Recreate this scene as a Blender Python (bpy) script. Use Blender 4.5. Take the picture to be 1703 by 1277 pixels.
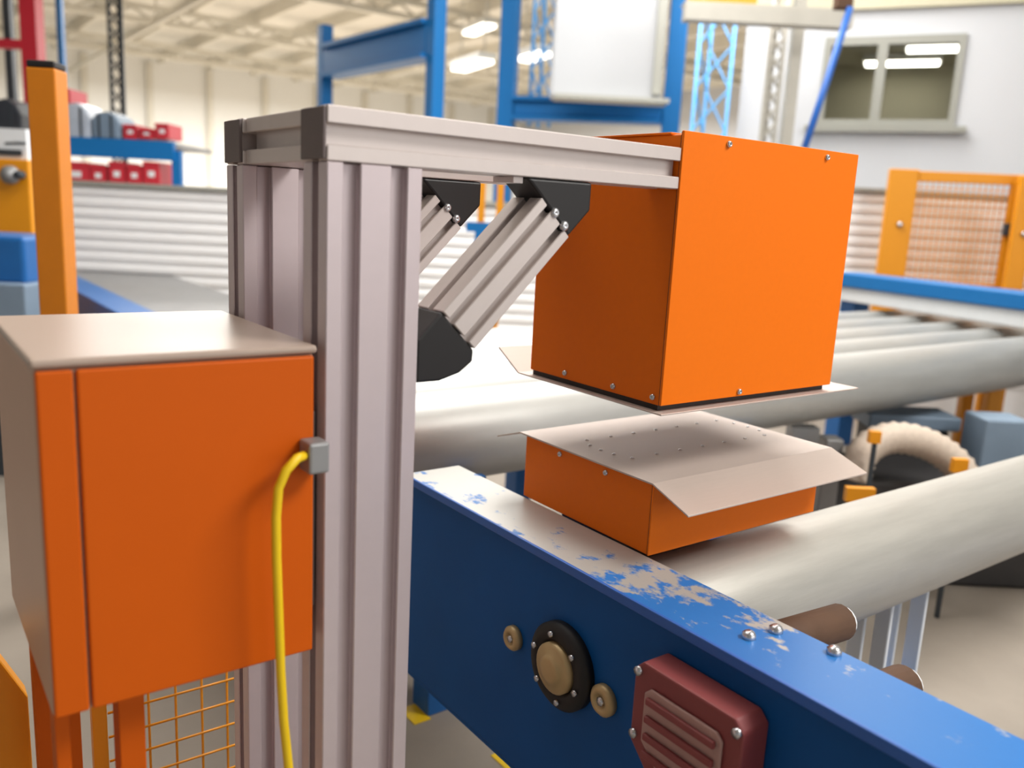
import bpy, bmesh, math, random
from mathutils import Vector, Matrix
random.seed(7)
D = bpy.data
COL = bpy.context.scene.collection
for o in list(D.objects): D.objects.remove(o)
SC = bpy.context.scene

# ---------------------------------------------------------------- camera
CR = Vector((0.80715396, -0.58819239, 0.05032097))
CU = Vector((0.07549841, 0.18739136, 0.97937963))
CD = Vector((0.58549337, 0.78671099, -0.19566127))
CP = Vector((-1.16959119, -1.09918882, 1.59428455))
FPX = 1427.33
cam = D.cameras.new('camera'); co = D.objects.new('camera', cam); COL.objects.link(co)
m = Matrix((CR, CU, -CD)).transposed().to_4x4(); m.translation = CP
co.matrix_world = m
cam.sensor_width = 36; cam.lens = FPX / 1703 * 36; cam.clip_end = 200; cam.clip_start = .05
cam.dof.use_dof = True; cam.dof.focus_distance = 1.62; cam.dof.aperture_fstop = 2.3
SC.camera = co

def at(px, py, d):            # world point seen at that pixel of the photograph, d metres along the view axis
    return CP + (CD + CR * ((px - 851.5) / FPX) - CU * ((py - 638.5) / FPX)) * d
YAW = math.atan2(CR.y, CR.x)  # heading that faces the viewer

# ---------------------------------------------------------------- world, lights, exposure
w = D.worlds.new('World'); SC.world = w; w.use_nodes = True
bg = w.node_tree.nodes['Background']; bg.inputs[0].default_value = (0.93, 0.97, 1.0, 1); bg.inputs[1].default_value = 0.35
SC.view_settings.view_transform = 'Standard'; SC.view_settings.look = 'None'
SC.view_settings.gamma = 1; SC.view_settings.use_curve_mapping = False
SC.view_settings.exposure = 0.0

def area(name, loc, rot, sx, sy, power, col=(1, 1, 1)):
    l = D.lights.new(name, 'AREA'); l.shape = 'RECTANGLE'; l.size = sx; l.size_y = sy; l.energy = power; l.color = col
    o = D.objects.new(name, l); COL.objects.link(o); o.location = loc; o.rotation_euler = rot
    return o
R_ = math.radians
def aim(loc, to):
    return (Vector(to) - Vector(loc)).to_track_quat('-Z', 'Y').to_euler()
# roof-light strip above and in front of the gauge (key), further strips over the hall, added front fill behind the viewer
area('roof_light_key', (2.3, -2.6, 5.3), aim((2.3, -2.6, 5.3), (.2, .1, 1.1)), 2.6, 2.0, 430, (1, .98, .95))
area('front_fill_light', (3.2, -7.5, 3.2), (R_(80), 0, R_(8)), 9, 4.4, 170, (1, .97, .94))
area('roof_light_near', (1.0, 2.0, 5.2), (0, 0, 0), 5, 2.5, 210, (1, .98, .95))
area('roof_light_mid', (4.6, 4.2, 5.2), (0, 0, 0), 7, 2.6, 540, (1, .98, .95))
area('roof_light_far', (8.5, 17, 4.6), (0, 0, 0), 14, 9, 4300, (1, .97, .92))

# ---------------------------------------------------------------- materials
def lin(c):
    r = []
    for v in c:
        v /= 255.0
        r.append(v / 12.92 if v <= .04045 else ((v + .055) / 1.055) ** 2.4)
    return (*r, 1)
def mat(name, c, rough=.5, metal=0., var=.08, scale=8., bump=0., stretch=None, spec=.5, c2=None, thr=None, c2metal=None, coat=0.):
    mt = D.materials.new(name); mt.use_nodes = True; nt = mt.node_tree; N = nt.nodes; L = nt.links
    b = N['Principled BSDF']; b.inputs['Roughness'].default_value = rough; b.inputs['Metallic'].default_value = metal
    b.inputs['Specular IOR Level'].default_value = spec
    b.inputs['Coat Weight'].default_value = coat
    tc = N.new('ShaderNodeTexCoord'); mp = N.new('ShaderNodeMapping'); L.new(tc.outputs['Object'], mp.inputs[0])
    if stretch: mp.inputs['Scale'].default_value = stretch
    nz = N.new('ShaderNodeTexNoise'); nz.inputs['Scale'].default_value = scale; nz.inputs['Detail'].default_value = 6; nz.inputs['Roughness'].default_value = .62
    L.new(mp.outputs[0], nz.inputs['Vector'])
    A = lin(c)
    mix = N.new('ShaderNodeMix'); mix.data_type = 'RGBA'
    if c2 is None:
        mix.inputs[6].default_value = tuple(v * (1 - var) for v in A[:3]) + (1,)
        mix.inputs[7].default_value = tuple(min(1, v * (1 + var)) for v in A[:3]) + (1,)
        L.new(nz.outputs[0], mix.inputs[0])
    else:
        rp = N.new('ShaderNodeValToRGB'); t = thr or .5
        rp.color_ramp.elements[0].position = max(0, t - .035); rp.color_ramp.elements[1].position = min(1, t + .035)
        L.new(nz.outputs[0], rp.inputs[0]); L.new(rp.outputs[0], mix.inputs[0])
        mix.inputs[6].default_value = A; mix.inputs[7].default_value = lin(c2)
        if c2metal is not None:
            mm = N.new('ShaderNodeMix'); mm.inputs[2].default_value = metal; mm.inputs[3].default_value = c2metal
            L.new(rp.outputs[0], mm.inputs[0]); L.new(mm.outputs[0], b.inputs['Metallic'])
    L.new(mix.outputs[2], b.inputs['Base Color'])
    if bump:
        bp = N.new('ShaderNodeBump'); bp.inputs['Strength'].default_value = bump; bp.inputs['Distance'].default_value = .004
        L.new(nz.outputs[0], bp.inputs['Height']); L.new(bp.outputs[0], b.inputs['Normal'])
    return mt
def emit(name, c, s):
    mt = D.materials.new(name); mt.use_nodes = True; N = mt.node_tree.nodes; b = N['Principled BSDF']
    b.inputs['Base Color'].default_value = lin(c); b.inputs['Emission Color'].default_value = lin(c); b.inputs['Emission Strength'].default_value = s
    nz = N.new('ShaderNodeTexNoise'); nz.inputs['Scale'].default_value = 2
    return mt

M = {}
M['orange'] = mat('orange_powder_coat', (240, 116, 3), .5, 0, .03, 90, .03, spec=.2)
M['orange_in'] = mat('orange_sheet', (236, 112, 3), .5, 0, .04, 60, spec=.2)
M['orange_cab'] = mat('orange_cabinet_paint', (206, 90, 5), .5, 0, .05, 6, spec=.2)
M['cab_body'] = mat('cabinet_shell', (198, 160, 136), .4, .1, .05, 5)
M['cab_top'] = mat('cabinet_top_coat', (172, 152, 138), .35, 0, .05, 5)
M['alu'] = mat('anodised_aluminium', (208, 197, 192), .4, .45, .04, 40, 0, (1, 1, 1))
M['alu_dark'] = mat('slot_aluminium', (150, 138, 136), .5, .5, .05, 40)
M['alu_post'] = mat('anodised_post', (206, 192, 194), .4, .4, .04, 30)
M['black'] = mat('black_plastic', (22, 18, 18), .5, 0, .15, 30)
M['capgrey'] = mat('grey_brown_cap', (104, 92, 90), .55, 0, .08, 30)
M['steel'] = mat('stainless_sheet', (196, 180, 170), .5, .35, .05, 14, .03, (1, 22, 1))
M['seam'] = mat('dark_seam', (40, 30, 26), .6)
M['screw'] = mat('zinc_screw', (205, 205, 208), .25, .9, .05, 60)
M['screwdark'] = mat('screw_socket', (30, 28, 28), .6)
M['pipe'] = mat('mill_scale_pipe', (184, 184, 180), .42, .45, .16, 7, .12, (.5, 3, 3))
M['pipe_near'] = mat('ground_steel_pipe', (184, 181, 173), .44, .45, .2, 9, .15, (.4, 4, 4))
M['blue'] = mat('blue_machine_paint', (18, 92, 158), .42, 0, .14, 7)
M['blue_side'] = mat('blue_beam_paint', (6, 80, 146), .55, 0, .2, 4, .03, spec=.22)
M['blue_worn'] = mat('worn_blue_paint', (176, 174, 168), .45, .4, .1, 9, .1, (1, .7, 1), c2=(40, 120, 190), thr=.62, c2metal=0.)
M['blue_edge'] = mat('blue_edge_paint', (36, 96, 180), .4)
M['blue_portal'] = mat('crane_blue', (16, 104, 168), .5, 0, .06, 3, spec=.3)
M['blue_pale'] = mat('pale_blue_paint', (90, 170, 230), .5, 0, .06, 3)
M['yellow'] = mat('safety_yellow', (220, 142, 2), .45, 0, .06, 6)
M['yellow_post'] = mat('signal_yellow_post', (204, 120, 6), .45, 0, .1, 8)
M['yellow_hose'] = mat('yellow_hose', (240, 200, 20), .45, 0, .05, 20)
M['rubber'] = mat('black_rubber', (26, 24, 24), .6, 0, .2, 40)
M['rust'] = mat('rusty_steel', (92, 66, 48), .75, .2, .35, 12, .3)
M['darksteel'] = mat('dark_machine_steel', (66, 64, 64), .55, .4, .3, 8, .1)
M['greysteel'] = mat('grey_machine_steel', (150, 150, 150), .5, .4, .2, 6, .1)
M['bluegrey'] = mat('bluegrey_machine', (120, 138, 156), .5, .1, .15, 5)
M['brass'] = mat('bronze_hub', (190, 165, 120), .45, .4, .15, 20)
M['maroon'] = mat('maroon_housing', (134, 62, 62), .5, 0, .15, 10)
M['maroon_light'] = mat('maroon_worn_label', (176, 140, 132), .5, 0, .2, 20)
M['white'] = mat('white_cladding', (240, 240, 240), .45, 0, .03, 2)
M['hood'] = mat('hood_white', (164, 166, 169), .5, 0, .03, 2)
M['wall'] = mat('painted_wall', (200, 202, 206), .7, 0, .02, 1.5)
M['farwall'] = mat('far_wall_paint', (232, 232, 228), .8, 0, .04, .6)
M['ceil'] = mat('ceiling_deck', (212, 209, 200), .8, 0, .06, .8)
M['purlin'] = mat('ceiling_steel', (214, 210, 198), .6, .1, .06, 2)
M['floor'] = mat('concrete_floor', (150, 140, 128), .6, 0, .18, 3, .1)
M['red'] = mat('red_paint', (190, 30, 48), .5, 0, .1, 5)
M['redbin'] = mat('red_plastic_bin', (196, 44, 58), .45, 0, .15, 6)
M['mast'] = mat('mast_dark_steel', (58, 64, 70), .55, .3, .15, 6)
M['mastgrey'] = mat('mast_grey_steel', (176, 172, 162), .55, .3, .1, 6)
M['foil'] = mat('grey_stretch_foil', (176, 184, 196), .3, 0, .3, 9, .3)
M['dark'] = mat('dark_goods', (44, 48, 56), .55, 0, .5, 9)
M['frame'] = mat('window_frame_grey', (150, 150, 142), .5, 0, .05, 6)
M['beige'] = mat('office_beige', (186, 180, 156), .8, 0, .08, 2)
M['office_ceiling'] = mat('office_ceiling', (196, 192, 172), .8, 0, .08, 2)
M['lampwhite'] = mat('lamp_housing', (235, 235, 230), .5)
M['lamp'] = emit('lamp_diffuser', (255, 250, 238), 3.2)
M['reflection_glow'] = emit('reflection_panel', (255, 250, 240), 7)
M['duct'] = mat('beige_mesh_hose', (196, 180, 164), .6, .1, .25, 60, .4)
M['label'] = mat('white_label', (225, 228, 230), .6, 0, .05, 8)
gl = D.materials.new('window_glass'); gl.use_nodes = True
b = gl.node_tree.nodes['Principled BSDF']; b.inputs['Roughness'].default_value = .03; b.inputs['Transmission Weight'].default_value = 1; b.inputs['IOR'].default_value = 1.1
b.inputs['Base Color'].default_value = (.9, .93, .9, 1)
M['glass'] = gl

# ---------------------------------------------------------------- mesh helpers
class MB:
    def __init__(s): s.v = []; s.f = []; s.mi = []; s.cur = 0; s.smooth = []
    def box(s, x0, y0, z0, x1, y1, z1):
        b = len(s.v)
        s.v += [(x, y, z) for z in (z0, z1) for y in (y0, y1) for x in (x0, x1)]
        for q in ((0, 2, 3, 1), (4, 5, 7, 6), (0, 1, 5, 4), (2, 6, 7, 3), (0, 4, 6, 2), (1, 3, 7, 5)):
            s.f.append(tuple(b + i for i in q)); s.mi.append(s.cur); s.smooth.append(False)
        return s
    def prism(s, poly, O, U, V, T, smooth=False, caps=True):   # polygon in (U,V) extruded by T
        O, U, V, T = Vector(O), Vector(U), Vector(V), Vector(T); n = len(poly); b = len(s.v)
        for k in (0, 1):
            for (a, c) in poly: s.v.append(tuple(O + U * a + V * c + T * k))
        for i in range(n):
            j = (i + 1) % n
            s.f.append((b + i, b + j, b + n + j, b + n + i)); s.mi.append(s.cur); s.smooth.append(smooth)
        if caps:
            s.f.append(tuple(b + i for i in reversed(range(n)))); s.f.append(tuple(b + n + i for i in range(n)))
            s.mi += [s.cur] * 2; s.smooth += [False] * 2
        return s
    def tube(s, pts, r, n=12, caps=True):
        pts = [Vector(p) for p in pts]; rings = []; N0 = None
        for i, p in enumerate(pts):
            t = (pts[min(i + 1, len(pts) - 1)] - pts[max(i - 1, 0)]).normalized()
            if N0 is None: N0 = t.orthogonal().normalized()
            else:
                N0 = (N0 - t * N0.dot(t)); N0 = N0.normalized() if N0.length > 1e-6 else t.orthogonal().normalized()
            B = t.cross(N0); b = len(s.v); rr = r[i] if isinstance(r, (list, tuple)) else r
            for k in range(n):
                a = 2 * math.pi * k / n; s.v.append(tuple(p + (N0 * math.cos(a) + B * math.sin(a)) * rr))
            rings.append(b)
        for i in range(len(rings) - 1):
            for k in range(n):
                q = (k + 1) % n
                s.f.append((rings[i] + k, rings[i] + q, rings[i + 1] + q, rings[i + 1] + k)); s.mi.append(s.cur); s.smooth.append(True)
        if caps:
            s.f.append(tuple(rings[0] + k for k in reversed(range(n)))); s.f.append(tuple(rings[-1] + k for k in range(n)))
            s.mi += [s.cur] * 2; s.smooth += [False] * 2
        return s
    def lathe(s, prof, O, axis, n=24):     # prof: (radius, distance along the axis)
        O = Vector(O); A = Vector(axis).normalized(); U = A.orthogonal().normalized(); V = A.cross(U); rings = []
        for (r, h) in prof:
            b = len(s.v); rings.append(b)
            for k in range(n):
                a = 2 * math.pi * k / n; s.v.append(tuple(O + A * h + (U * math.cos(a) + V * math.sin(a)) * max(r, 1e-5)))
        for i in range(len(rings) - 1):
            for k in range(n):
                q = (k + 1) % n
                s.f.append((rings[i] + k, rings[i] + q, rings[i + 1] + q, rings[i + 1] + k)); s.mi.append(s.cur); s.smooth.append(True)
        return s
    def build(s, name, mats, parent=None, bevel=0., seg=2, loc=None):
        me = D.meshes.new(name); me.from_pydata(s.v, [], s.f)
        for mm in (mats if isinstance(mats, (list, tuple)) else [mats]): me.materials.append(mm)
        for i, p in enumerate(me.polygons): p.material_index = s.mi[i]; p.use_smooth = s.smooth[i]
        bm = bmesh.new(); bm.from_mesh(me); bmesh.ops.recalc_face_normals(bm, faces=bm.faces); bm.to_mesh(me); bm.free()
        o = D.objects.new(name, me); COL.objects.link(o)
        if parent:
            o.parent = parent; o.matrix_parent_inverse = Matrix.Identity(4)
            if parent.type == 'EMPTY' or True:
                # vertices are given in world space: shift them into the parent's frame
                inv = wm(parent).inverted(); me.transform(inv)
        if bevel:
            md = o.modifiers.new('bevel', 'BEVEL'); md.width = bevel; md.segments = seg; md.limit_method = 'ANGLE'; md.angle_limit = R_(40)
        return o
def wm(o):
    mtx = o.matrix_basis.copy()
    while o.parent: o = o.parent; mtx = o.matrix_basis @ mtx
    return mtx
def tag(o, label, cat, group=None, kind=None):
    o['label'] = label; o['category'] = cat
    if group: o['group'] = group
    if kind: o['kind'] = kind
    return o
def thing(name, loc, label, cat, rz=0, group=None):
    o = D.objects.new(name, None); COL.objects.link(o); o.location = loc; o.rotation_euler = (0, 0, rz); o.empty_display_size = .1
    return tag(o, label, cat, group)
def struct(o): o['kind'] = 'structure'; return o
def recenter(o):     # move a single-mesh thing's origin to its base
    me = o.data; c = Vector((sum(v.co.x for v in me.vertices), sum(v.co.y for v in me.vertices), 0)) / len(me.vertices)
    c.z = min(v.co.z for v in me.vertices)
    me.transform(Matrix.Translation(-c)); o.location = c; return o
def lbox(mb, O, rz, x0, y0, z0, x1, y1, z1):  # box in a frame at O turned by rz
    U = Vector((math.cos(rz), math.sin(rz), 0)); V = Vector((-math.sin(rz), math.cos(rz), 0))
    mb.prism([(x0, y0), (x1, y0), (x1, y1), (x0, y1)], Vector(O) + Vector((0, 0, z0)), U, V, (0, 0, z1 - z0)); return mb

def slotted(w_, h_, sides):   # profile w x h with notches; sides: dict side -> list of (centre, opening)
    dp = .017; und = .003; P = []
    def run(L, lst, f):
        for (c, g) in sorted(lst):
            for a, dd in ((c - g / 2, 0), (c - g / 2, .003), (c - g / 2 - und, .003), (c - g / 2 - und, dp), (c + g / 2 + und, dp), (c + g / 2 + und, .003), (c + g / 2, .003), (c + g / 2, 0)):
                P.append(f(a, dd))
    P.append((0, 0)); run(w_, sides.get('b', []), lambda a, d_: (a, d_))
    P.append((w_, 0)); run(h_, sides.get('r', []), lambda a, d_: (w_ - d_, a))
    P.append((w_, h_)); run(w_, sides.get('t', []), lambda a, d_: (w_ - a, h_ - d_))
    P.append((0, h_)); run(h_, sides.get('l', []), lambda a, d_: (d_, h_ - a))
    return P

def pbox(mb, x0, y0, x1, y1, d, th=.1, rz=YAW):
    c = at((x0 + x1) / 2, (y0 + y1) / 2, d); ww = (x1 - x0) / FPX * d; hh = (y1 - y0) / FPX * d
    return lbox(mb, c, rz, -ww / 2, 0, -hh / 2, ww / 2, th, hh / 2)
def ppost(mb, px, py, d, wid, dep=None, z0=0., ztop=None):
    c = at(px, py, d); zt = c.z if ztop is None else ztop
    return lbox(mb, (c.x, c.y, 0), YAW, -wid / 2, 0, z0, wid / 2, dep or wid, zt)
def one(mb, name, mm, label, cat, bevel=0, group=None, kind=None):
    return tag(recenter(mb.build(name, mm, None, bevel)), label, cat, group, kind)

# ================================================================= the hall
fl = struct(MB().box(-9, -9, -.12, 19, 30, 0).build('floor', M['floor']))
CZ = 5.55
cl = struct(MB().box(-9, -9, CZ, 19, 30, CZ + .15).build('ceiling', M['ceil']))
for i in range(15):
    x = -1.0 + i * 1.35
    mb = MB().box(x, -8, CZ - .26, x + .09, 29.5, CZ - .002); mb.build('purlin', M['purlin'], cl)
for y in (9, 13.5, 18, 22.5):
    mb = MB().box(-8.9, y, CZ - .62, 18.9, y + .12, CZ - .52).box(-8.9, y, CZ - .36, 18.9, y + .12, CZ - .262)
    x = -2.0
    while x < 18:
        mb.tube([(x, y + .06, CZ - .53), (x + .35, y + .06, CZ - .35)], .025, 6, False)
        mb.tube([(x + .35, y + .06, CZ - .35), (x + .7, y + .06, CZ - .53)], .025, 6, False); x += .7
    mb.build('truss', M['purlin'], cl)
wf = struct(MB().box(-9, 26, 0, 19, 26.2, CZ).build('wall_back', M['farwall']))
wr = struct(MB().box(18.8, -9, 0, 19, 26, CZ).build('wall_right', M['wall']))
wl = struct(MB().box(-9.2, -9, 0, -9, 30, CZ).build('wall_left', M['wall']))
# far wall: ribs of the cladding and two overhead pipes under the deck
for i in range(10):
    x = 2 + i * 1.7
    MB().box(x, 25.86, 0, x + .16, 26.01, CZ - .3).build('rib', M['purlin'], wf)
for i, (x, z, y0, lab) in enumerate(((3.4, 4.75, 5, 'thin pale service pipe hanging under the roof of the hall'),)):
    mb = MB().tube([(x, y0, z), (x, 25.8, z)], .05, 10)
    for k in range(5): mb.tube([(x, y0 + 1 + k * 3.6, z), (x, y0 + 1 + k * 3.6, CZ - .27)], .02, 6)
    one(mb, 'service_pipe', M['purlin'], lab, 'pipe')

# white ribbed cladding across the middle distance
DO = at(851, 400, 7.4); DO.z = 0
U = Vector((math.cos(YAW), math.sin(YAW), 0)); V = Vector((math.sin(YAW), -math.cos(YAW), 0))
for nm_, xa, xb, nk in (('wall_partition_left', -5.2, .55, 15), ('wall_partition_right', .56, 5.9, 18)):
    zt_ = .262 + nk * .092
    wd = struct(lbox(MB(), DO, YAW, xa, .06, 0, xb, .16, zt_).build(nm_, M['white']))
    for k in range(nk):
        z = .26 + k * .092
        MB().prism([(0, 0), (.012, 0), (.034, .024), (.034, .062), (.012, .086), (0, .086)], DO + U * xa - V * .06 + Vector((0, 0, z)), V, (0, 0, 1), U * (xb - xa)).build('slat', M['white'], wd)
    lbox(MB(), DO, YAW, xa - .004, .0, zt_ + .001, xb + .004, .2, zt_ + .035).build('capping', M['frame'], wd)

# office wall with the two-pane window, right
ORZ = R_(-60); OU = Vector((math.cos(ORZ), math.sin(ORZ), 0)); ON = Vector((-math.sin(ORZ), math.cos(ORZ), 0))
OO = at(1480, 135, 8.2); OO.z = 0
def onw(px, py):
    v = at(px, py, 1) - CP; t = (OO - CP).dot(ON) / v.dot(ON); p = CP + v * t; return (p - OO).dot(OU), p.z
s0, _ = onw(1366, 135); s1, _ = onw(1598, 135); zb = onw(1480, 210)[1]; zt = onw(1480, 60)[1]
sl = onw(1232, 150)[0]; sr = onw(1703, 100)[0] + 1.2; ztop = onw(1600, 10)[1]
mb = MB()
lbox(mb, OO, ORZ, sl, 0, 0, s0, .12, ztop); lbox(mb, OO, ORZ, s1, 0, 0, sr, .12, ztop)
lbox(mb, OO, ORZ, s0, 0, 0, s1, .12, zb); lbox(mb, OO, ORZ, s0, 0, zt, s1, .12, ztop)
ow = struct(mb.build('wall_office', M['wall']))
lbox(MB(), OO, ORZ, sl - .03, -.05, ztop, sr, .5, ztop + .22).build('parapet', M['beige'], ow)
lbox(MB(), OO, ORZ, sl, 2.3, .5, sr, 2.36, ztop).build('room_back', M['beige'], ow)
lbox(MB(), OO, ORZ, sl, .13, ztop - .12, sr, 2.3, ztop - .06).build('room_ceiling', M['office_ceiling'], ow)
lbox(MB(), OO, ORZ, sl, .13, .5, sl + .06, 2.3, ztop - .12).build('room_side', M['beige'], ow)
win = D.objects.new('window_1', None); COL.objects.link(win); win.location = OO; struct(win)
mb = MB(); fw = .06
lbox(mb, OO, ORZ, s0, -.03, zb, s0 + fw, .1, zt); lbox(mb, OO, ORZ, s1 - fw, -.03, zb, s1, .1, zt)
lbox(mb, OO, ORZ, s0 + fw, -.03, zt - fw * 1.3, s1 - fw, .1, zt); lbox(mb, OO, ORZ, s0 + fw, -.03, zb, s1 - fw, .1, zb + fw)
mb.build('window_frame', M['frame'], win)
sm = onw(1462, 135)[0]
lbox(MB(), OO, ORZ, sm - .045, -.03, zb + fw, sm + .045, .1, zt - fw * 1.3).build('mullion', M['frame'], win)
lbox(MB(), OO, ORZ, s0 + fw, .03, zb + fw, sm - .045, .036, zt - fw * 1.3).build('pane', M['glass'], win)
lbox(MB(), OO, ORZ, sm + .045, .03, zb + fw, s1 - fw, .036, zt - fw * 1.3).build('pane', M['glass'], win)
lbox(MB(), OO, ORZ, s0 - .1, -.1, zb - .06, s1 + .1, 0, zb - .005).build('window_sill', M['frame'], win)
# glowing panels added behind the panes, for the lamp reflection and a brighter interior
c0, cz = onw(1545, 88)
for (a, b_, y_, lab) in ((sm + .18, s1 + .1, .9, 'bright added panel standing in for the lamp reflection in the upper right window pane'), (sm - .25, sm + .55, 1.7, 'farther added glowing panel behind the window, below the bright one')):
    t = thing('reflection_panel', OO + OU * ((a + b_) / 2) + ON * y_ + Vector((0, 0, ztop - .3)), lab, 'lamp')
    lbox(MB(), OO, ORZ, a, y_ - .16, ztop - .2, b_, y_ + .16, ztop - .125).build('lamp_housing', M['lampwhite'], t)
    lbox(MB(), OO, ORZ, a + .02, y_ - .14, ztop - .215, b_ - .02, y_ + .14, ztop - .202).build('diffuser', M['reflection_glow'], t)

# ceiling lamps in the hall
def hall_lamp(px, py, d, L, lab, rz):
    c = at(px, py, d); t = thing('hall_lamp', c, lab, 'lamp')
    lbox(MB(), c, rz, -L / 2, -.14, .05, L / 2, .14, .14).build('lamp_housing', M['lampwhite'], t)
    lbox(MB(), c, rz, -L / 2 + .03, -.12, 0, L / 2 - .03, .12, .048).build('diffuser', M['lamp'], t)
    for s in (-.4, .4): MB().tube([c + Vector((math.cos(rz) * L * s, math.sin(rz) * L * s, .142)), Vector((c.x + math.cos(rz) * L * s, c.y + math.sin(rz) * L * s, CZ - .005))], .012, 6).build('hanger', M['purlin'], t)
hall_lamp(785, 112, 13, 1.1, 'bright tubular hall lamp left of the tall blue crane post', R_(-100))
hall_lamp(888, 98, 12, .75, 'bright tubular hall lamp just right of the tall blue crane post', R_(-100))
hall_lamp(796, 52, 15, 1.0, 'higher hall lamp between the two tall blue posts', R_(-100))

# ================================================================= blue gantries
def gantry(pa, pb, yb0, yb1, za, lab, wid, depth_a, depth_b, bh):
    a = at(*pa); b_ = at(*pb); t = thing('crane_gantry', (a.x, a.y, 0), lab, 'crane')
    v = (b_ - a); v.z = 0; rz = math.atan2(v.y, v.x); L = v.length
    for p, h in ((a, pa), (b_, pb)):
        lbox(MB(), (p.x, p.y, 0), rz, -wid / 2, -wid / 2, 0, wid / 2, wid / 2, p.z if h[1] > 20 else CZ - .64).build('post', M['blue_portal'], t, .015)
    ca, cb = at(pa[0], yb0, pa[2]).z, at(pb[0], yb1, pb[2]).z; zc = (ca + cb) / 2
    lbox(MB(), (a.x, a.y, 0), rz, wid / 2 + .004, -.08, zc - bh / 2, L - wid / 2 - .004, .08, zc + bh / 2).build('beam', M['blue_portal'], t, .015)
    lbox(MB(), (a.x, a.y, 0), rz, wid / 2 + .004, -.14, zc + bh / 2 + .002, L - wid / 2 - .004, .14, zc + bh / 2 + .05).build('flange', M['blue_portal'], t)
    lbox(MB(), (a.x, a.y, 0), rz, wid / 2 + .004, -.14, zc - bh / 2 - .05, L - wid / 2 - .004, .14, zc - bh / 2 - .002).build('flange', M['blue_portal'], t)
    return t
gantry((541, 42, 11.2), (728, -20, 9.2), 97, 68, 0, 'blue gantry frame with a deep beam, behind the left end of the aluminium beam', .16, 0, 0, .3)
gantry((852, -20, 9.6), (1134, -20, 9.2), 180, 180, 0, 'wide blue gantry frame with tall posts, behind the orange measuring head', .19, 0, 0, .16)

def lattice(name, px, py0, d, wid, z0, z1, mm, lab, cat, bars=3, r=.014):
    c = at(px, py0, d); mb = MB(); n = max(4, int((z1 - z0) / (wid * 1.2)))
    U = Vector((math.cos(YAW), math.sin(YAW), 0)); V = Vector((-math.sin(YAW), math.cos(YAW), 0))
    pts = [U * (-wid / 2), U * (wid / 2), V * (wid * .8)]
    base = Vector((c.x, c.y, 0))
    for q in pts: mb.tube([base + q + Vector((0, 0, z0)), base + q + Vector((0, 0, z1))], r, 6)
    for k in range(n):
        za = z0 + (z1 - z0) * k / n; zb_ = z0 + (z1 - z0) * (k + 1) / n
        for i in range(3):
            mb.tube([base + pts[i] + Vector((0, 0, za)), base + pts[(i + 1) % 3] + Vector((0, 0, zb_))], r * .6, 5, False)
    return one(mb, name, mm, lab, cat)
lattice('lattice_mast', 192, 60, 11, .16, 0, CZ - .7, M['mast'], 'dark lattice mast rising above the pallet rack', 'mast', r=.022)
lattice('lattice_mast', 904, 60, 9.9, .24, 2.6, CZ - .7, M['blue_pale'], 'pale blue lattice mast right of the tall blue post with the lamp', 'mast', r=.02)
lattice('lattice_mast', 1186, 130, 8.6, .34, 0, 3.75, M['blue_pale'], 'pale blue lattice tower behind the top edge of the orange head', 'mast', r=.02)
lattice('lattice_mast', 1294, 60, 7.6, .12, 0, CZ - .7, M['mastgrey'], 'grey lattice mast in front of the office wall, left of the window', 'mast', r=.022)
mb = ppost(MB(), 1328, 60, 7.7, .1, ztop=CZ - .7); one(mb, 'steel_column', M['mastgrey'], 'slim grey steel column between the grey lattice mast and the window', 'column')
mb = ppost(MB(), 99, 60, 11.5, .07, ztop=CZ - .64); one(mb, 'blue_column', M['blue_portal'], 'thin blue column just right of the yellow post top', 'column')
mb = ppost(MB(), 12, 60, 10.5, .09, ztop=CZ - .64); one(mb, 'dark_column', M['mast'], 'thin dark column at the left edge', 'column')
t = thing('red_hoist_column', at(47, 60, 9) * 1, 'red hoist column with a side arm above the yellow post', 'hoist'); t.location.z = 0
ppost(MB(), 47, 60, 9, .17, ztop=CZ - .64).build('column', M['red'], t)
pbox(MB(), -120, 62, 33, 76, 9, .12).build('arm', M['red'], t)
# grey crossing beam and yellow crane girder, top right
mb = pbox(MB(), 1140, 12, 1420, 38, 7.15, .15); pbox(mb, 1140, 8, 1420, 11.5, 7.15, .2)
one(mb, 'steel_girder', M['mastgrey'], 'pale grey steel girder under the yellow crane beam', 'girder')
one(pbox(MB(), 1150, -60, 1262, 7, 7.15, .16), 'crane_beam', M['yellow'], 'yellow crane beam at the top edge of the picture', 'crane')
# white machine hood hanging over the second gantry
t = thing('machine_hood', at(1010, 150, 8.6), 'large white machine hood above the wide blue gantry beam', 'hood')
pbox(MB(), 924, -140, 1112, 158, 8.5, .3).build('casing', M['hood'], t, .02)
pbox(MB(), 922, 159, 1114, 166, 8.48, .33).build('bottom_rail', M['frame'], t)
pbox(MB(), 1096, -140, 1111, 150, 8.455, .04).build('edge_trim', M['frame'], t)
# crane pendant: hook block and blue strap
t = thing('crane_pendant', at(1410, 6, 6.4), 'dark hook block with a slanting blue strap in front of the office wall', 'hoist')
pbox(MB(), 1394, -30, 1422, 12, 6.4, .1).build('hook_block', M['rust'], t, .01)
a, b_ = at(1414, 13, 6.42), at(1338, 246, 6.42)
MB().tube([a, a * .5 + b_ * .5 + Vector((0, 0, -.02)), b_], .026, 8).build('strap', M['blue_edge'], t)
MB().tube([at(1412, -30, 6.45), Vector((at(1412, -30, 6.45).x, at(1412, -30, 6.45).y, CZ - .27))], .02, 8).build('chain', M['mast'], t)

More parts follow.
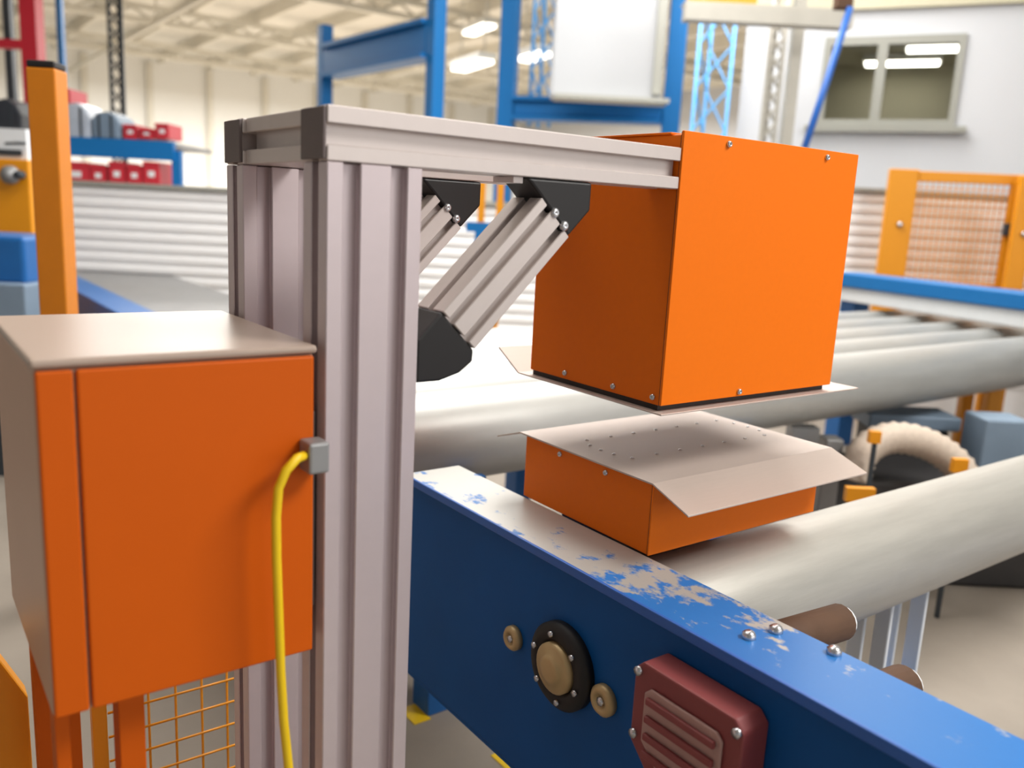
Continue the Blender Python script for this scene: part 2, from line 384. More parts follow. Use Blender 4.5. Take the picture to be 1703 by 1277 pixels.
# ================================================================= rack with bins, left
t = thing('pallet_rack', at(168, 246, 7.9), 'pallet rack with a blue front beam and blue uprights, left background', 'rack'); t.location.z = 0
for px in (84, 292):
    ppost(MB(), px, 240 if px < 200 else 250, 8.0, .08, .08, ztop=2.0).build('upright', M['blue_portal'], t)
    ppost(MB(), px, 240, 9.0, .08, .08, ztop=2.0).build('upright', M['blue_portal'], t)
pbox(MB(), 88, 231, 288, 262, 7.96, .06).build('beam', M['blue_portal'], t)
dk = at(188, 231, 7.96); lbox(MB(), dk, YAW, -.56, .062, -.04, .56, 1.05, -.003).build('deck', M['greysteel'], t)
lo = at(188, 309, 7.96); lbox(MB(), lo, YAW, -.56, .0, -.05, .56, 1.05, -.004).build('shelf', M['greysteel'], t)
def binbox(x0, x1, y0, y1, d, mm, lab, nm='storage_bin', cat='bin'):
    c = at((x0 + x1) / 2, y1, d); ww = (x1 - x0) / FPX * d / 2; hh = (y1 - y0) / FPX * d
    tt = thing(nm, c, lab, cat, 0, None); dp = .34; th = .012
    mb = MB(); lbox(mb, c, YAW, -ww, 0, 0, ww, dp, th)
    lbox(mb, c, YAW, -ww, 0, th, -ww + th, dp, hh); lbox(mb, c, YAW, ww - th, 0, th, ww, dp, hh)
    lbox(mb, c, YAW, -ww + th, 0, th, ww - th, th, hh); lbox(mb, c, YAW, -ww + th, dp - th, th, ww - th, dp, hh)
    mb.build('shell', mm, tt)
    lbox(MB(), c, YAW, -ww - .002, -.012, hh - .03, ww + .002, -.001, hh).build('rim', mm, tt)
    lbox(MB(), c, YAW, -ww * .4, -.004, hh * .35, ww * .4, -.001, hh * .6).build('label_holder', M['label'], tt)
    lbox(MB(), c, YAW, -ww + th, th, th, ww - th, dp - th, hh * .8).build('contents', M['dark'], tt)
X = [(104, 150), (152, 176), (182, 208), (212, 236), (239, 266)]
nm = ['first', 'second', 'third', 'fourth', 'fifth']
for i, (a, b_) in enumerate(X):
    binbox(a, b_, 270 + (i % 2) * 5, 308, 8.05, M['redbin'] if i != 1 else M['redbin'], 'red storage bin under the blue rack beam, %s from the left' % nm[i])
XX = [(206, 228, 208), (232, 256, 214), (259, 281, 206), (284, 309, 211)]
for i, (a, b_, y0) in enumerate(XX[:3]):
    binbox(a, b_, y0, 230.5, 8.12, M['redbin'], 'small red bin standing on the blue rack beam, %s from the left' % nm[i])
# wrapped machine parts on top of the rack
def bundle(x0, x1, y0, y1, d, mm, lab, nm_, cat):
    c = at((x0 + x1) / 2, y1, d); ww = (x1 - x0) / FPX * d; hh = (y1 - y0) / FPX * d; mb = MB()
    tt = thing(nm_, c, lab, cat)
    poly = [(-ww / 2, 0), (ww / 2, 0), (ww / 2, hh * .6), (ww * .36, hh * .85), (ww * .1, hh), (-ww * .3, hh * .92), (-ww / 2, hh * .7)]
    U = Vector((math.cos(YAW), math.sin(YAW), 0)); V = Vector((-math.sin(YAW), math.cos(YAW), 0))
    MB().prism(poly, c, U, (0, 0, 1), V * .4).build('load', mm, tt, .02)
    for s in (-.22, .22): MB().prism([(-.01 + ww * s, .0), (.01 + ww * s, .0), (.01 + ww * s, hh * .86), (-.01 + ww * s, hh * .86)], c - V * .008, U, (0, 0, 1), V * .007).build('strap', M['mast'], tt)
bundle(100, 150, 172, 230.5, 8.1, M['foil'], 'grey foil-wrapped load on the rack beside the yellow post', 'wrapped_load', 'load')
bundle(153, 199, 186, 230.5, 8.1, M['bluegrey'], 'blue-grey wrapped load on the rack left of the red bins', 'wrapped_load', 'load')
binbox(93, 117, 148, 171, 8.15, M['redbin'], 'red crate on top of the grey foil-wrapped load', 'storage_crate', 'crate')
bundle(-20, 36, 165, 228, 8.3, M['dark'], 'dark machine part at the left edge beside the yellow post', 'machine_part', 'machine')
# yellow unit and labelled box at the left edge
t = thing('yellow_machine', at(10, 290, 5.9), 'yellow machine with a round grey valve, left edge', 'machine'); t.location.z = 0
c = at(10, 264, 5.9)
lbox(MB(), (c.x, c.y, 0), YAW, -.35, 0, 0, .15, .25, c.z).build('body', M['yellow'], t, .01)
V = Vector((math.sin(YAW), -math.cos(YAW), 0)); U = Vector((math.cos(YAW), math.sin(YAW), 0))
MB().lathe([(0, .07), (.03, .07), (.035, .05), (.06, .045), (.062, .001), (0, .001)], at(20, 291, 5.89), V, 20).build('valve', M['greysteel'], t)
MB().lathe([(0, .06), (.025, .06), (.03, .001), (0, .001)], at(36, 291, 5.89), V, 16).build('knob', M['mast'], t)
t = thing('labelled_box', at(20, 262, 5.95), 'white box with a line of tiny dark print, left edge above the yellow machine', 'box')
pbox(MB(), -30, 214, 44, 263.5, 5.95, .2).build('carton', M['label'], t)
mb = MB(); x = 8
while x < 42:
    wl_ = random.choice((1.2, 1.8, 2.2)); pbox(mb, x, 235.5 + random.random(), x + wl_, 240.5, 5.945, .004); x += wl_ + 1.1
mb.build('print', M['mast'], t)
pbox(MB(), -30, 248, 36, 258, 5.944, .005).build('dark_band', M['mast'], t)
# yellow / blue machine guard glimpsed behind the brace
t = thing('far_guard', at(820, 330, 6.2), 'small yellow guard on a blue foot glimpsed above the brace', 'guard'); t.location.z = 0
for px in (803, 834): ppost(MB(), px, 286, 6.2, .05).build('post', M['yellow'], t)
pbox(MB(), 806.5, 287, 829, 296, 6.21, .03).build('rail', M['yellow'], t)
pbox(MB(), 775, 370, 822, 386, 6.1, .07).build('foot_beam', M['blue_portal'], t)
ppost(MB(), 798, 386, 6.1, .07).build('foot', M['blue_portal'], t)

# ================================================================= yellow post, fences
t = thing('fence_post', at(66, 112, 3.0), 'tall yellow post with a black cap behind the orange cabinet', 'post'); t.location.z = 0
pt = at(66, 112, 3.0)
lbox(MB(), (pt.x, pt.y, 0), YAW + .05, -.05, 0, .012, .05, .1, pt.z).build('shaft', M['yellow_post'], t, .006)
lbox(MB(), (pt.x, pt.y, 0), YAW + .05, -.048, .002, pt.z + .001, .048, .098, pt.z + .025).build('cap', M['black'], t, .006)
lbox(MB(), (pt.x, pt.y, 0), YAW + .05, -.1, -.05, 0, .1, .15, .011).build('base_plate', M['yellow_post'], t)
def guard(x0, x1, y0, y1, d, lab, wide, rz):
    a = at(x0, y0, d); b_ = at(x1, y1, d); L = (x1 - x0) / FPX * d / math.cos(rz - YAW); zt_ = a.z; zb_ = max(.25, at((x0 + x1) / 2, y1, d).z)
    t = thing('mesh_guard', (a.x, a.y, 0), lab, 'fence'); O = Vector((a.x, a.y, 0))
    lbox(MB(), O, rz, 0, 0, 0, wide, .08, zt_).build('post', M['yellow'], t, .008)
    lbox(MB(), O, rz, L - .1, 0, 0, L, .08, zt_ - .01).build('post', M['yellow'], t, .008)
    lbox(MB(), O, rz, wide + .002, .01, zt_ - .09, L - .102, .07, zt_ - .01).build('top_rail', M['yellow'], t, .006)
    lbox(MB(), O, rz, wide + .002, .01, zb_ - .06, L - .102, .07, zb_).build('bottom_rail', M['yellow'], t, .006)
    mb = MB(); s = wide + .03
    while s < L - .11:
        lbox(mb, O, rz, s, .03, zb_ + .001, s + .008, .036, zt_ - .092); s += .044
    z = zb_ + .03
    while z < zt_ - .1:
        lbox(mb, O, rz, wide + .003, .037, z, L - .103, .043, z + .008); z += .044
    o = mb.build('mesh_panel', M['yellow'], t); o['kind'] = 'stuff'
    lbox(MB(), O, rz, L - .13, -.05, (zt_ + zb_) / 2 - .05, L - .02, -.002, (zt_ + zb_) / 2 + .05).build('latch', M['mast'], t, .008)
    MB().lathe([(0, .03), (.02, .03), (.024, .0), (0, .0)], O + Vector((math.cos(rz), math.sin(rz), 0)) * (wide * .55) + Vector((math.sin(rz), -math.cos(rz), 0)) * .003 + Vector((0, 0, (zt_ + zb_) / 2 + .0)), Vector((math.sin(rz), -math.cos(rz), 0)), 14).build('bolt', M['screw'], t)
    return t
guard(1482, 1690, 280, 470, 6.9, 'yellow framed mesh guard right of the orange head', .22, YAW - .18)
guard(1700, 1860, 292, 490, 6.6, 'second yellow mesh guard cut off by the right edge', .14, YAW - .18)

def hit(px, py, axis, val):
    v = at(px, py, 1) - CP; return CP + v * ((val - CP[axis]) / v[axis])

# ================================================================= pipes on their racks
def pipe(y, z, r, x0, x1, mm, lab):
    mb = MB().lathe([(r, 0), (r, x1 - x0), (r - .014, x1 - x0), (r - .014, 0), (r, 0)], (x0, y, z), (1, 0, 0), 40)
    o = mb.build('steel_pipe', mm, None); o.data.transform(Matrix.Translation((-(x0 + x1) / 2, -y, -z + r))); o.location = ((x0 + x1) / 2, y, z - r)
    return tag(o, lab, 'pipe')
pipe(.03, .77, .14, .012, 4.2, M['pipe_near'], 'thick bare steel pipe in front of the lower orange box, nearest of all pipes')
for y, x0, lab in ((1.06, -.25, 'first grey steel pipe behind the orange boxes, running through the gap'), (1.345, -.12, 'second grey pipe behind the boxes, next to the front one'),
                   (1.63, -.3, 'third grey pipe back in the row behind the orange boxes'), (1.915, -.05, 'fourth grey pipe back in the row behind the orange boxes'), (2.2, -.2, 'rearmost grey pipe of the row behind the orange boxes')):
    pipe(y, .912, .14, x0, 5.95 if y < 1.7 else 5.6, M['pipe'], lab)
for i, (x, lab) in enumerate(((.12, 'blue rack beam carrying the left ends of the pipe row'), (1.4, 'blue rack beam under the middle of the pipe row'), (5.0, 'blue rack beam under the far right of the pipe row'))):
    t = thing('rack_beam', (x + .07, 1.6, 0), lab, 'beam')
    MB().box(x, .92, .66, x + .14, 2.5, .771).build('beam', M['blue'], t, .006)
    for y in (1.02, 2.3): MB().box(x + .02, y, 0, x + .12, y + .1, .659).build('leg', M['blue'], t, .004)
    for y in (.885, 2.345): MB().box(x + .03, y, .772, x + .11, y + .028, .83).build('end_stop', M['blue'], t)
# distant blue conveyor rail, left
t = thing('conveyor_rail', (-.04, 5.4, 0), 'long blue conveyor rail behind the orange cabinet, left', 'rail')
MB().box(-.14, 3.4, .8, .06, 7.2, .95).build('beam', M['blue'], t, .008)
MB().box(.061, 3.4, .80, .9, 7.2, .90).build('bed', M['greysteel'], t)
for y in (3.7, 5.2, 6.8): MB().box(-.1, y, 0, .02, y + .12, .799).build('leg', M['blue'], t)
t = thing('blue_machine_block', at(14, 450, 4.6), 'dark blue machine block at the left edge below the yellow post', 'machine'); t.location.z = 0
pbox(MB(), -90, 392, 40, 470, 4.6, .5).build('body', M['blue'], t, .02)
pbox(MB(), -90, 470.5, 42, 535, 4.55, .5).build('plinth', M['bluegrey'], t, .01)
c = at(10, 535, 4.6); lbox(MB(), (c.x, c.y, 0), YAW, -.3, .05, 0, .08, .4, c.z - .01).build('foot', M['mast'], t)
# blue bed in front of the yellow guards, right
a = Vector((4.5, 2.68, 0)); b_ = Vector((3.93, .35, 0)); v = b_ - a; rz = math.atan2(v.y, v.x); L = v.length
t = thing('machine_bed', a, 'blue machine bed at the foot of the yellow guards, right', 'machine', 0)
lbox(MB(), a, rz, 0, .0, 1.19, L, .3, 1.285).build('top_beam', M['blue_portal'], t, .01)
lbox(MB(), a, rz, .05, .03, 1.085, L - .02, .28, 1.188).build('skirt', M['label'], t, .01)
for s in (.06, L - .2): lbox(MB(), a, rz, s, .1, 0, s + .14, .24, 1.084).build('leg', M['blue'], t)

# ================================================================= machinery in the gap between the pipes
t = thing('suction_duct', at(1520, 770, 3.7), 'pale corrugated hose arching between the two pipes, right', 'hose')
pts = [at(*q) for q in ((1420, 800, 3.7), (1436, 752, 3.7), (1480, 728, 3.72), (1540, 738, 3.75), (1590, 772, 3.75), (1622, 830, 3.7), (1640, 900, 3.7))]
pp = []
for i in range(len(pts) - 1):
    p0, p1, p2, p3 = pts[max(i - 1, 0)], pts[i], pts[i + 1], pts[min(i + 2, len(pts) - 1)]
    for k in range(8):
        u = k / 8; pp.append(.5 * ((2 * p1) + (p2 - p0) * u + (2 * p0 - 5 * p1 + 4 * p2 - p3) * u * u + (3 * p1 - p0 - 3 * p2 + p3) * u ** 3))
MB().tube(pp, [.062 + .009 * (i % 2) for i in range(len(pp))], 14).build('hose', M['duct'], t)
t = thing('dark_drive_unit', at(1470, 850, 3.4), 'dark drive unit with grey plates under the corrugated hose', 'machine'); t.location.z = 0
c = at(1560, 840, 3.9); lbox(MB(), (c.x, c.y, 0), YAW, -.5, .0, 0, .55, .5, c.z + .1).build('body', M['darksteel'], t, .02)
c2 = at(1390, 790, 3.8); lbox(MB(), (c2.x, c2.y, 0), YAW, -.06, 0, 0, .02, .1, c2.z + .16).build('column', M['greysteel'], t, .008)
pbox(MB(), 1446, 692, 1600, 716, 4.3, .25).build('cover_plate', M['bluegrey'], t, .01)
c3 = at(1520, 716, 4.3); lbox(MB(), (c3.x, c3.y, 0), YAW, -.2, .05, 0, .2, .2, c3.z - .012).build('pillar', M['darksteel'], t)
ppost(MB(), 1680, 700, 4.0, .22, .2).build('side_plate', M['bluegrey'], t, .01)
ppost(MB(), 1342, 712, 4.1, .13, .1).build('bracket', M['label'], t)
for q in ((1408, 812, 1456, 836, 3.3), (1586, 764, 1611, 787, 3.5), (1447, 718, 1466, 738, 3.55)):
    pbox(MB(), *q, .03).build('yellow_marker', M['yellow'], t)
    e = at((q[0] + q[2]) / 2, q[3], q[4] + .01); lbox(MB(), (e.x, e.y, 0), YAW, -.008, .004, 0, .008, .02, e.z - .001).build('marker_stem', M['mast'], t)
t = thing('bollard', at(1615, 650, 5.6), 'left of two short yellow posts below the row of pipes', 'post'); t.location.z = 0
ppost(MB(), 1615, 640, 5.6, .075).build('shaft', M['yellow'], t, .01); ppost(MB(), 1615, 637, 5.598, .08, .08, ztop=.12).build('sleeve', M['mast'], t)
t = thing('bollard', at(1660, 650, 5.4), 'right of two short yellow posts below the row of pipes', 'post'); t.location.z = 0
ppost(MB(), 1660, 636, 5.4, .085).build('shaft', M['yellow'], t, .01); ppost(MB(), 1660, 640, 5.398, .09, .09, ztop=.12).build('sleeve', M['mast'], t)

# ================================================================= near blue conveyor beam with its drive hub
t = thing('conveyor_beam', (-.08, -.1, 0), 'big dark blue conveyor beam with worn bare-metal top, in the foreground', 'beam')
y0, y1 = -1.0, .68
MB().box(-.16, y0, .44, -.146, y1, .936).build('side_plate', M['blue_side'], t, .003)
MB().box(-.016, y0, .44, -.002, y1, .936).build('inner_plate', M['blue_side'], t, .003)
mt = M['blue_worn'] = mat('worn_blue_paint', (186, 184, 178), .42, .35, .1, 20, .1, (1, .6, 1), c2=(30, 112, 186), thr=.60, c2metal=0.)
nt = mt.node_tree; tcn = nt.nodes['Texture Coordinate']; nz = nt.nodes['Noise Texture']; rp = nt.nodes['Color Ramp']
sx = nt.nodes.new('ShaderNodeSeparateXYZ'); nt.links.new(tcn.outputs['Object'], sx.inputs[0])
mr = nt.nodes.new('ShaderNodeMapRange'); mr.inputs[1].default_value = .25; mr.inputs[2].default_value = -.35; mr.inputs[3].default_value = -.03; mr.inputs[4].default_value = .26
nt.links.new(sx.outputs['Y'], mr.inputs[0])
m2 = nt.nodes.new('ShaderNodeMapRange'); m2.inputs[1].default_value = .02; m2.inputs[2].default_value = -.07; m2.inputs[3].default_value = -.03; m2.inputs[4].default_value = .05
nt.links.new(sx.outputs['X'], m2.inputs[0])
ad = nt.nodes.new('ShaderNodeMath'); nt.links.new(nz.outputs[0], ad.inputs[0]); nt.links.new(mr.outputs[0], ad.inputs[1])
a2 = nt.nodes.new('ShaderNodeMath'); nt.links.new(ad.outputs[0], a2.inputs[0]); nt.links.new(m2.outputs[0], a2.inputs[1])
nt.links.new(a2.outputs[0], rp.inputs[0])
MB().box(-.16, y0, .9365, -.002, y1, .9505).build('top_plate', M['blue_worn'], t, .002)
MB().box(-.168, y0, .934, -.1605, y1, .953).build('edge_strip', M['blue_edge'], t, .002)
MB().box(-.146, y1 - .014, .44, -.016, y1, .936).build('end_plate', M['blue_side'], t)
MB().box(-.158, y0, .43, -.002, y1, .4395).build('bottom_plate', M['blue_side'], t)
for y in (-.97, .06): MB().box(-.10, y, 0, -.01, y + .09, .429).build('leg', M['blue'], t, .004)
AX = (-1, 0, 0)
hub = MB().lathe([(0, 0), (.086, 0), (.086, .016), (.076, .024), (.056, .026), (.052, .018), (0, .018)], (-.1605, .04, .747), AX, 40).build('drive_hub', M['rubber'], t)
MB().lathe([(.05, 0), (.05, .012), (.044, .016), (.03, .016), (.028, .022), (.02, .024), (.0, .024)], (-.179, .04, .747), AX, 28).build('bearing', M['brass'], hub)
for k in range(6):
    a = k * math.pi / 3 + .3
    MB().lathe([(.006, 0), (.006, .005), (0, .006)], (-.1868, .04 + .066 * math.cos(a), .747 + .066 * math.sin(a)), AX, 8).build('bolt', M['screw'], hub)
for (y, z, r) in ((.2, .731, .026), (-.078, .735, .03)):
    o = MB().lathe([(0, 0), (r, 0), (r, .01), (r * .8, .016), (r * .5, .016), (r * .45, .01), (0, .01)], (-.1605, y, z), AX, 24).build('shaft_cover', M['brass'], t)
    MB().lathe([(r * .3, 0), (r * .3, .006), (0, .007)], (-.1707, y, z), AX, 6).build('nut', M['screw'], o)
for (y, z, L) in ((-.24, .86, .30), (-.42, .84, .22)):
    gr = MB().tube([(-.0015, y, z), (L, y, z - .02)], .036, 18).build('guide_roller', M['rust'], t)
    MB().lathe([(.03, 0), (.03, .012), (.018, .02), (0, .02)], (L + .001, y, z - .02), (1, 0, 0), 18).build('roller_cap', M['label'], gr)
# small fixings on the worn top
for (px, py) in ((1245, 1060), (1290, 1050), (1400, 1080)):
    p = hit(px, py, 2, .951); MB().lathe([(.012, 0), (.012, .007), (.006, .012), (0, .012)], (max(min(p.x, -.02), -.14), p.y, .9508), (0, 0, 1), 6).build('bolt', M['screw'], t)

t = thing('motor_housing', (-.2, -.33, .6), 'maroon eight-sided motor housing bolted to the blue beam, bottom', 'motor')
cy, cz, hw, hh, ch = -.312, .795, .11, .1, .055
octo = [(-hw + ch, -hh), (hw - ch, -hh), (hw, -hh + ch), (hw, hh - ch * .3), (hw - ch * .3, hh), (-hw + ch * .3, hh), (-hw, hh - ch * .3), (-hw, -hh + ch)]
MB().prism(octo, (-.1615, cy, cz), (0, 1, 0), (0, 0, 1), (-.06, 0, 0)).build('casing', M['maroon'], t, .004)
MB().prism([(a * .72, c * .66) for a, c in octo], (-.2225, cy, cz), (0, 1, 0), (0, 0, 1), (-.006, 0, 0)).build('cover', M['maroon_light'], t, .002)
for k in range(4): MB().box(-.236, cy - .07, cz - .052 + k * .031, -.2288, cy + .07, cz - .04 + k * .031).build('rib', M['maroon'], t, .002)
for (a, c) in ((-.1, .082), (.1, .082), (-.1, -.03), (.1, -.03)): MB().lathe([(.008, 0), (.008, .006), (0, .008)], (-.2217, cy + a, cz + c), AX, 8).build('bolt', M['screw'], t)

# roller stand under the near pipe
t = thing('roller_stand', (1.0, -.1, 0), 'roller stand with black rubber wheels under the near pipe, lower right', 'roller stand')
for s, y in ((1, -.14), (-1, .20)):
    ax = Vector((0, -.5 * s, 1)).normalized()
    c = Vector((1.0, y, .60))
    ct = Vector((0, .03, .77)); dirn = (c - ct).normalized(); c = ct + dirn * (.14 + .072)
    o = MB().lathe([(0, -.075), (.055, -.075), (.07, -.06), (.07, .06), (.055, .075), (0, .075)], c, (1, 0, 0), 28).build('wheel', M['rubber'], t)
    MB().lathe([(0, .0755), (.036, .0755), (.036, .082), (.014, .084), (0, .084)], c, (-1, 0, 0), 20).build('hub', M['brass'], o)
    MB().box(.905, c.y - .022, .30, .919, c.y + .022, c.z - .0).build('bracket', M['label'], t, .004)
    MB().box(1.081, c.y - .022, .30, 1.095, c.y + .022, c.z - .0).build('bracket', M['label'], t, .004)
MB().box(.9, -.32, .2, 1.1, .36, .299).build('cross_member', M['blue'], t, .006)
for y in (-.3, .26): MB().box(.93, y, 0, 1.07, y + .08, .199).build('leg', M['blue'], t)
t = thing('floor_beam', (.6, -.52, 0), 'low rusty steel sill with blue paint under the near pipe', 'beam')
MB().box(.05, -.56, .33, 3.2, -.44, .47).build('sill', M['rust'], t, .006)
MB().box(.05, -.56, .471, 3.2, -.44, .485).build('cap_strip', M['blue'], t, .002)
for x in (.3, 1.6, 2.9): MB().box(x, -.55, 0, x + .1, -.45, .329).build('leg', M['rust'], t)

# ================================================================= the measuring C-frame
W_, D_ = .534, .407; ZB, ZT = 1.25, 1.75
g = thing('measuring_frame', (-.57, .2, 0), 'aluminium profile measuring frame carrying the big orange upper head', 'gauge')
for y in (0, .327):
    P = slotted(.08, .072, {'l': [(.037, .027)], 'r': [(.036, .027)], 't': [(.04, .022)], 'b': [(.04, .022)]})
    bm_ = MB().prism(P, (-.677, y, 1.65), (0, 1, 0), (0, 0, 1), (.6745, 0, 0)).build('beam', M['alu'], g, .0016, 1)
    MB().prism([(.002, .002), (.078, .002), (.078, .07), (.002, .07)], (-.6772, y, 1.65), (0, 1, 0), (0, 0, 1), (-.005, 0, 0)).build('end_cap', M['capgrey'], bm_, .0015)
P = slotted(.082, .072, {'l': [(.036, .027)], 'r': [(.036, .027)], 't': [(.041, .022)]})
MB().prism(P, (-.672, .0805, 1.65), (1, 0, 0), (0, 0, 1), (0, .246, 0)).build('cross_beam', M['alu'], g, .0016, 1)
for y in (0, .33):
    P = slotted(.147, .08, {'b': [(.037, .025), (.110, .025)], 't': [(.037, .025), (.110, .025)], 'l': [(.04, .022)], 'r': [(.04, .022)]})
    MB().prism(P, (-.677, y, 0.012), (1, 0, 0), (0, 1, 0), (0, 0, 1.637)).build('post', M['alu_post'], g, .0018, 1)
    MB().box(-.70, y - .02, 0, -.50, y + .10, .0115).build('base_plate', M['greysteel'], g)
s2 = 2 ** .5
n_ = Vector((-1, 0, 1)) / s2; t_ = Vector((1, 0, 1)) / s2
for y in (0, .327):
    P = slotted(.0855, .08, {'b': [(.0225, .012), (.063, .012)], 'r': [(.04, .016)], 'l': [(.04, .016)], 't': [(.0225, .012), (.063, .012)]})
    O = t_ * .6755 + n_ * 1.2795 + Vector((0, y, 0))
    br = MB().prism(P, O, n_, (0, 1, 0), t_ * .2505).build('brace', M['alu'], g, .0014, 1)
    up = [(-.2488, 1.5605), (-.205, 1.604), (-.205, 1.6492), (-.34, 1.6492), (-.3093, 1.621)]
    lo = [(-.4275, 1.3815), (-.4275, 1.362), (-.452, 1.345), (-.487, 1.335), (-.5292, 1.335), (-.5292, 1.40), (-.488, 1.442)]
    for pl in (up, lo):
        cpp = MB().prism(pl, (0, y + .003, 0), (1, 0, 0), (0, 0, 1), (0, .074, 0)).build('joint', M['black'], br, .004)
    for (x, z) in ((-.283, 1.597), (-.262, 1.577)):
        MB().lathe([(.008, 0), (.008, .005), (.004, .008), (0, .005)], (x, y + .0028, z), (0, -1, 0), 12).build('bolt', M['screw'], br)
    for x in (-.36, -.225): MB().box(x, y + .012, 1.640, x + .018, y + .068, 1.6495).build('nut_strip', M['alu'], br)
# upper orange head
hd = MB().box(0, .0045, ZB, W_, D_, ZT - .004).build('upper_housing', M['orange_in'], g, .003)
MB().box(-.003, -.003, ZB + .002, W_ + .002, .003, ZT + .002).build('front_panel', M['orange'], hd, .0012)
MB().box(-.0022, .0032, ZB + .001, W_, .0043, ZT).build('seam', M['seam'], hd)
MB().box(-.002, .03, ZT - .0038, W_ - .02, D_ - .02, ZT + .0004).build('lid', M['orange_in'], hd, .001)
prof = [(-.016, 1.2395), (.432, 1.2395), (.512, 1.286), (.514, 1.2825), (.434, 1.2365), (-.016, 1.2365)]
MB().prism(prof, (-.014, 0, 0), (0, 1, 0), (0, 0, 1), (W_ + .11, 0, 0)).build('bottom_plate', M['steel'], hd, .0006, 1)
MB().box(.004, .012, 1.2398, W_ - .004, D_ - .006, 1.2497).build('gasket', M['seam'], hd)
def screw(p, axis, par, r=.0062):
    MB().lathe([(r, 0), (r, r * .35), (r * .8, r * .75), (r * .42, r * .9), (r * .4, r * .45), (0, r * .45)], p, axis, 14).build('screw', M['screw'], par)
for q in ((1212, 239), (1375, 262), (1228, 657)):
    p = hit(*q, 1, -.003); p.y = -.0031; p.z = min(p.z, ZT - .012); p.z = max(p.z, ZB + .012); screw(p, (0, -1, 0), hd)
for q in ((940, 622), (1020, 647), (1086, 660)):
    p = hit(*q, 0, 0); p.x = -.0001; p.z = max(p.z, ZB + .014); screw(p, (-1, 0, 0), hd)

# lower orange box with the bent stainless cover
g2 = thing('detector_box', (W_ / 2, D_ / 2, 0), 'low orange box with a bent stainless cover plate, below the upper head', 'gauge')
ZL, ZU = .9515, 1.0965
hs = MB().box(0, .0035, ZL, W_, D_, ZU).build('housing', M['orange_in'], g2, .003)
MB().box(-.001, -.0015, ZL, W_ + .001, .0025, ZU - .001).build('front_panel', M['orange'], hs, .001)
MB().box(-.0006, .0026, ZL + .001, W_, .0034, ZU - .001).build('seam', M['seam'], hs)
for q in ((932, 755), (1008, 786)):
    p = hit(*q, 0, 0); p.x = -.0001; p.z = min(p.z, ZU - .01); screw(p, (-1, 0, 0), hs)
top = 1.1005; th = .0036
pr = [(-.097, 1.066), (-.010, top - .003), (-.002, top), (.425, top), (.433, top - .003), (.512, 1.071)]
pr2 = pr + [(a, c - th) for a, c in reversed(pr)]
cv = MB().prism(pr2, (-.006, 0, 0), (0, 1, 0), (0, 0, 1), (.581, 0, 0)).build('cover_plate', M['steel'], g2, .0005, 1)
rv = [(.089 + i * .0728, .299) for i in range(7)] + [(.081 + i * .073, .144) for i in range(7)] + [(.066, .185), (.062, .222), (.066, .262), (.546, .181), (.549, .218), (.546, .26)]
for (x, y) in rv:
    MB().lathe([(.0046, 0), (.004, .0012), (.0022, .002), (0, .0022)], (x, y, top + .0001), (0, 0, 1), 10).build('rivet', M['screw'], cv)
MB().box(.1, .21, .012, .44, .385, .951).build('pedestal', M['darksteel'], g2, .006)
MB().box(.06, .19, 0, .48, .40, .0115).build('base_plate', M['greysteel'], g2)

# ================================================================= orange control cabinet, hose, low fence
t = thing('control_cabinet', (-.86, .2, 0), 'large orange cabinet on legs, close at the left', 'cabinet')
x0, x1, zb, zt = -1.036, -.692, .945, 1.402
MB().box(x0, .004, zb, x1, .40, zt - .012).build('body', M['cab_body'], t, .006)
MB().box(x0 - .004, -.004, zt - .0115, x1 + .002, .404, zt).build('top_cover', M['cab_top'], t, .005, 3)
dr = MB().box(-.992, -.006, zb + .004, x1 - .004, .0032, zt - .014).build('door', M['orange_cab'], t, .003)
MB().box(x0 + .001, -.006, zb + .004, -.9955, .0032, zt - .014).build('corner_strip', M['orange_cab'], t, .003)
for xx in (-1.028, -.95): MB().box(xx, .06, 0, xx + (.018 if xx < -1 else .034), .1, zb - .001).build('leg', M['orange_cab'], t, .002)
for xx in (-1.02, -.985): MB().box(xx, .34, 0, xx + .03, .37, zb - .001).build('leg', M['orange_cab'], t, .002)
MB().box(-.6915, .03, 1.0, -.6775, .07, 1.3).build('mount_bracket', M['greysteel'], t, .002)
p = hit(510, 752, 1, -.006)
ft = MB().box(p.x - .012, -.044, p.z - .022, p.x + .018, -.0065, p.z + .022).build('hose_fitting', M['greysteel'], t, .004)
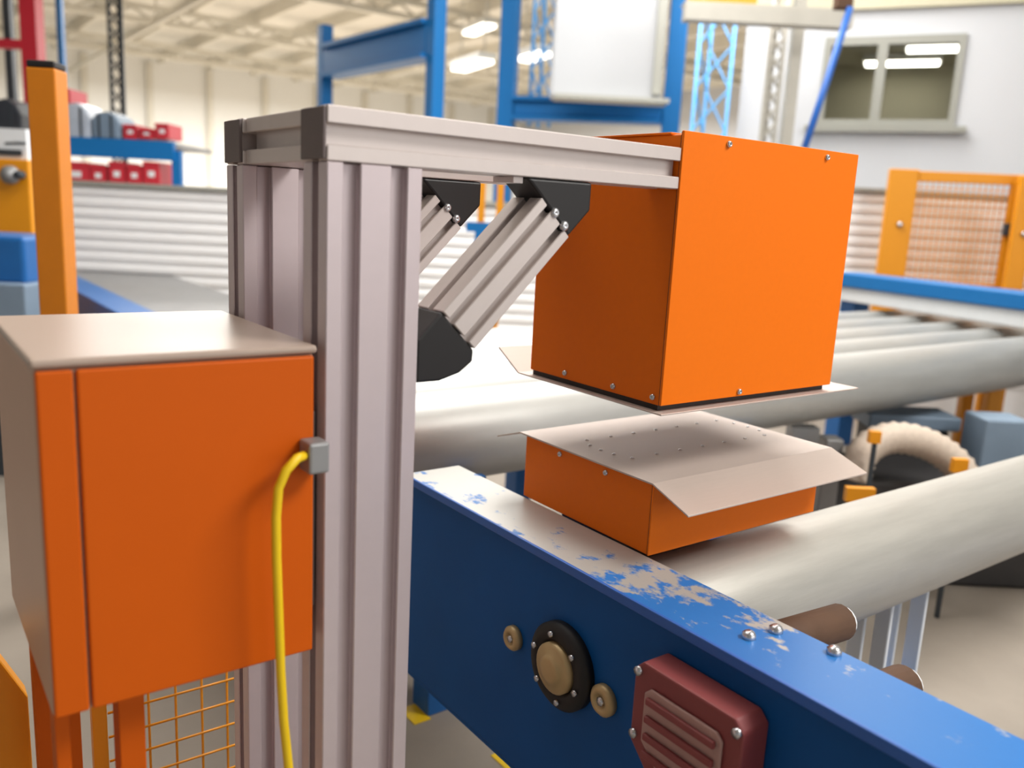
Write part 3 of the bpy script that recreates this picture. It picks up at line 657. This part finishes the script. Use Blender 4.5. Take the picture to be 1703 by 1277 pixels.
hp = [Vector((p.x - .004, -.03, p.z + .006))] + [hit(*q, 1, -.05) for q in ((494, 762), (476, 782), (463, 812), (459, 860), (460, 930), (463, 1010), (467, 1120), (472, 1200), (480, 1277))]
last = hp[-1]; hp += [last + Vector((.02, -.01, -.25)), Vector((last.x + .03, -.04, .2)), Vector((last.x + .02, .02, .012))]
hp[0] = Vector((p.x - .0135, -.032, p.z + .004))
mb = MB().tube(hp, .0065, 12); one(mb, 'air_hose', M['yellow_hose'], 'thin yellow hose hanging down in front of the orange cabinet', 'hose')
t = thing('wire_fence', (-.78, .62, 0), 'low yellow wire mesh panel on the floor under the orange cabinet', 'fence')
YF = .62; xa, xb, za, zb2 = -.86, -.52, .06, .72; st = .054
for xx in (xa - .035, xb + .006): MB().box(xx, YF - .012, 0, xx + .028, YF + .012, zb2 + .03).build('post', M['yellow'], t, .003)
k = 0
while xa + .02 + k * st < xb: MB().tube([(xa + .02 + k * st, YF, za), (xa + .02 + k * st, YF, zb2)], .0026, 6).build('wire', M['yellow'], t); k += 1
k = 0
while za + .02 + k * st < zb2: MB().tube([(xa - .005, YF - .0055, za + .02 + k * st), (xb + .004, YF - .0055, za + .02 + k * st)], .0026, 6).build('wire', M['yellow'], t); k += 1
t = thing('floor_guard', hit(20, 1150, 1, .5) * 1, 'yellow floor guard post with slanted top, lower left corner', 'post'); t.location.z = 0
c = hit(18, 1200, 1, .5); zt_ = hit(20, 1100, 1, .5).z
MB().prism([(-.16, 0), (.026, 0), (.026, zt_ - .07), (-.03, zt_ + .05), (-.16, zt_ + .09)], (c.x, .47, .011), (1, 0, 0), (0, 0, 1), (0, .05, 0)).build('shaft', M['yellow'], t, .005)
MB().box(c.x - .18, .43, 0, c.x + .05, .56, .0105).build('base_plate', M['yellow'], t)
for (px, py, lab) in ((690, 1188, 'short piece of yellow floor tape beside the blue beam, upper one'), (846, 1266, 'short piece of yellow floor tape beside the blue beam, bottom edge')):
    p = hit(px, py, 2, 0); one(MB().box(p.x - .03, p.y - .05, .0005, p.x + .03, p.y + .05, .003), 'floor_tape', M['yellow_hose'], lab, 'tape')
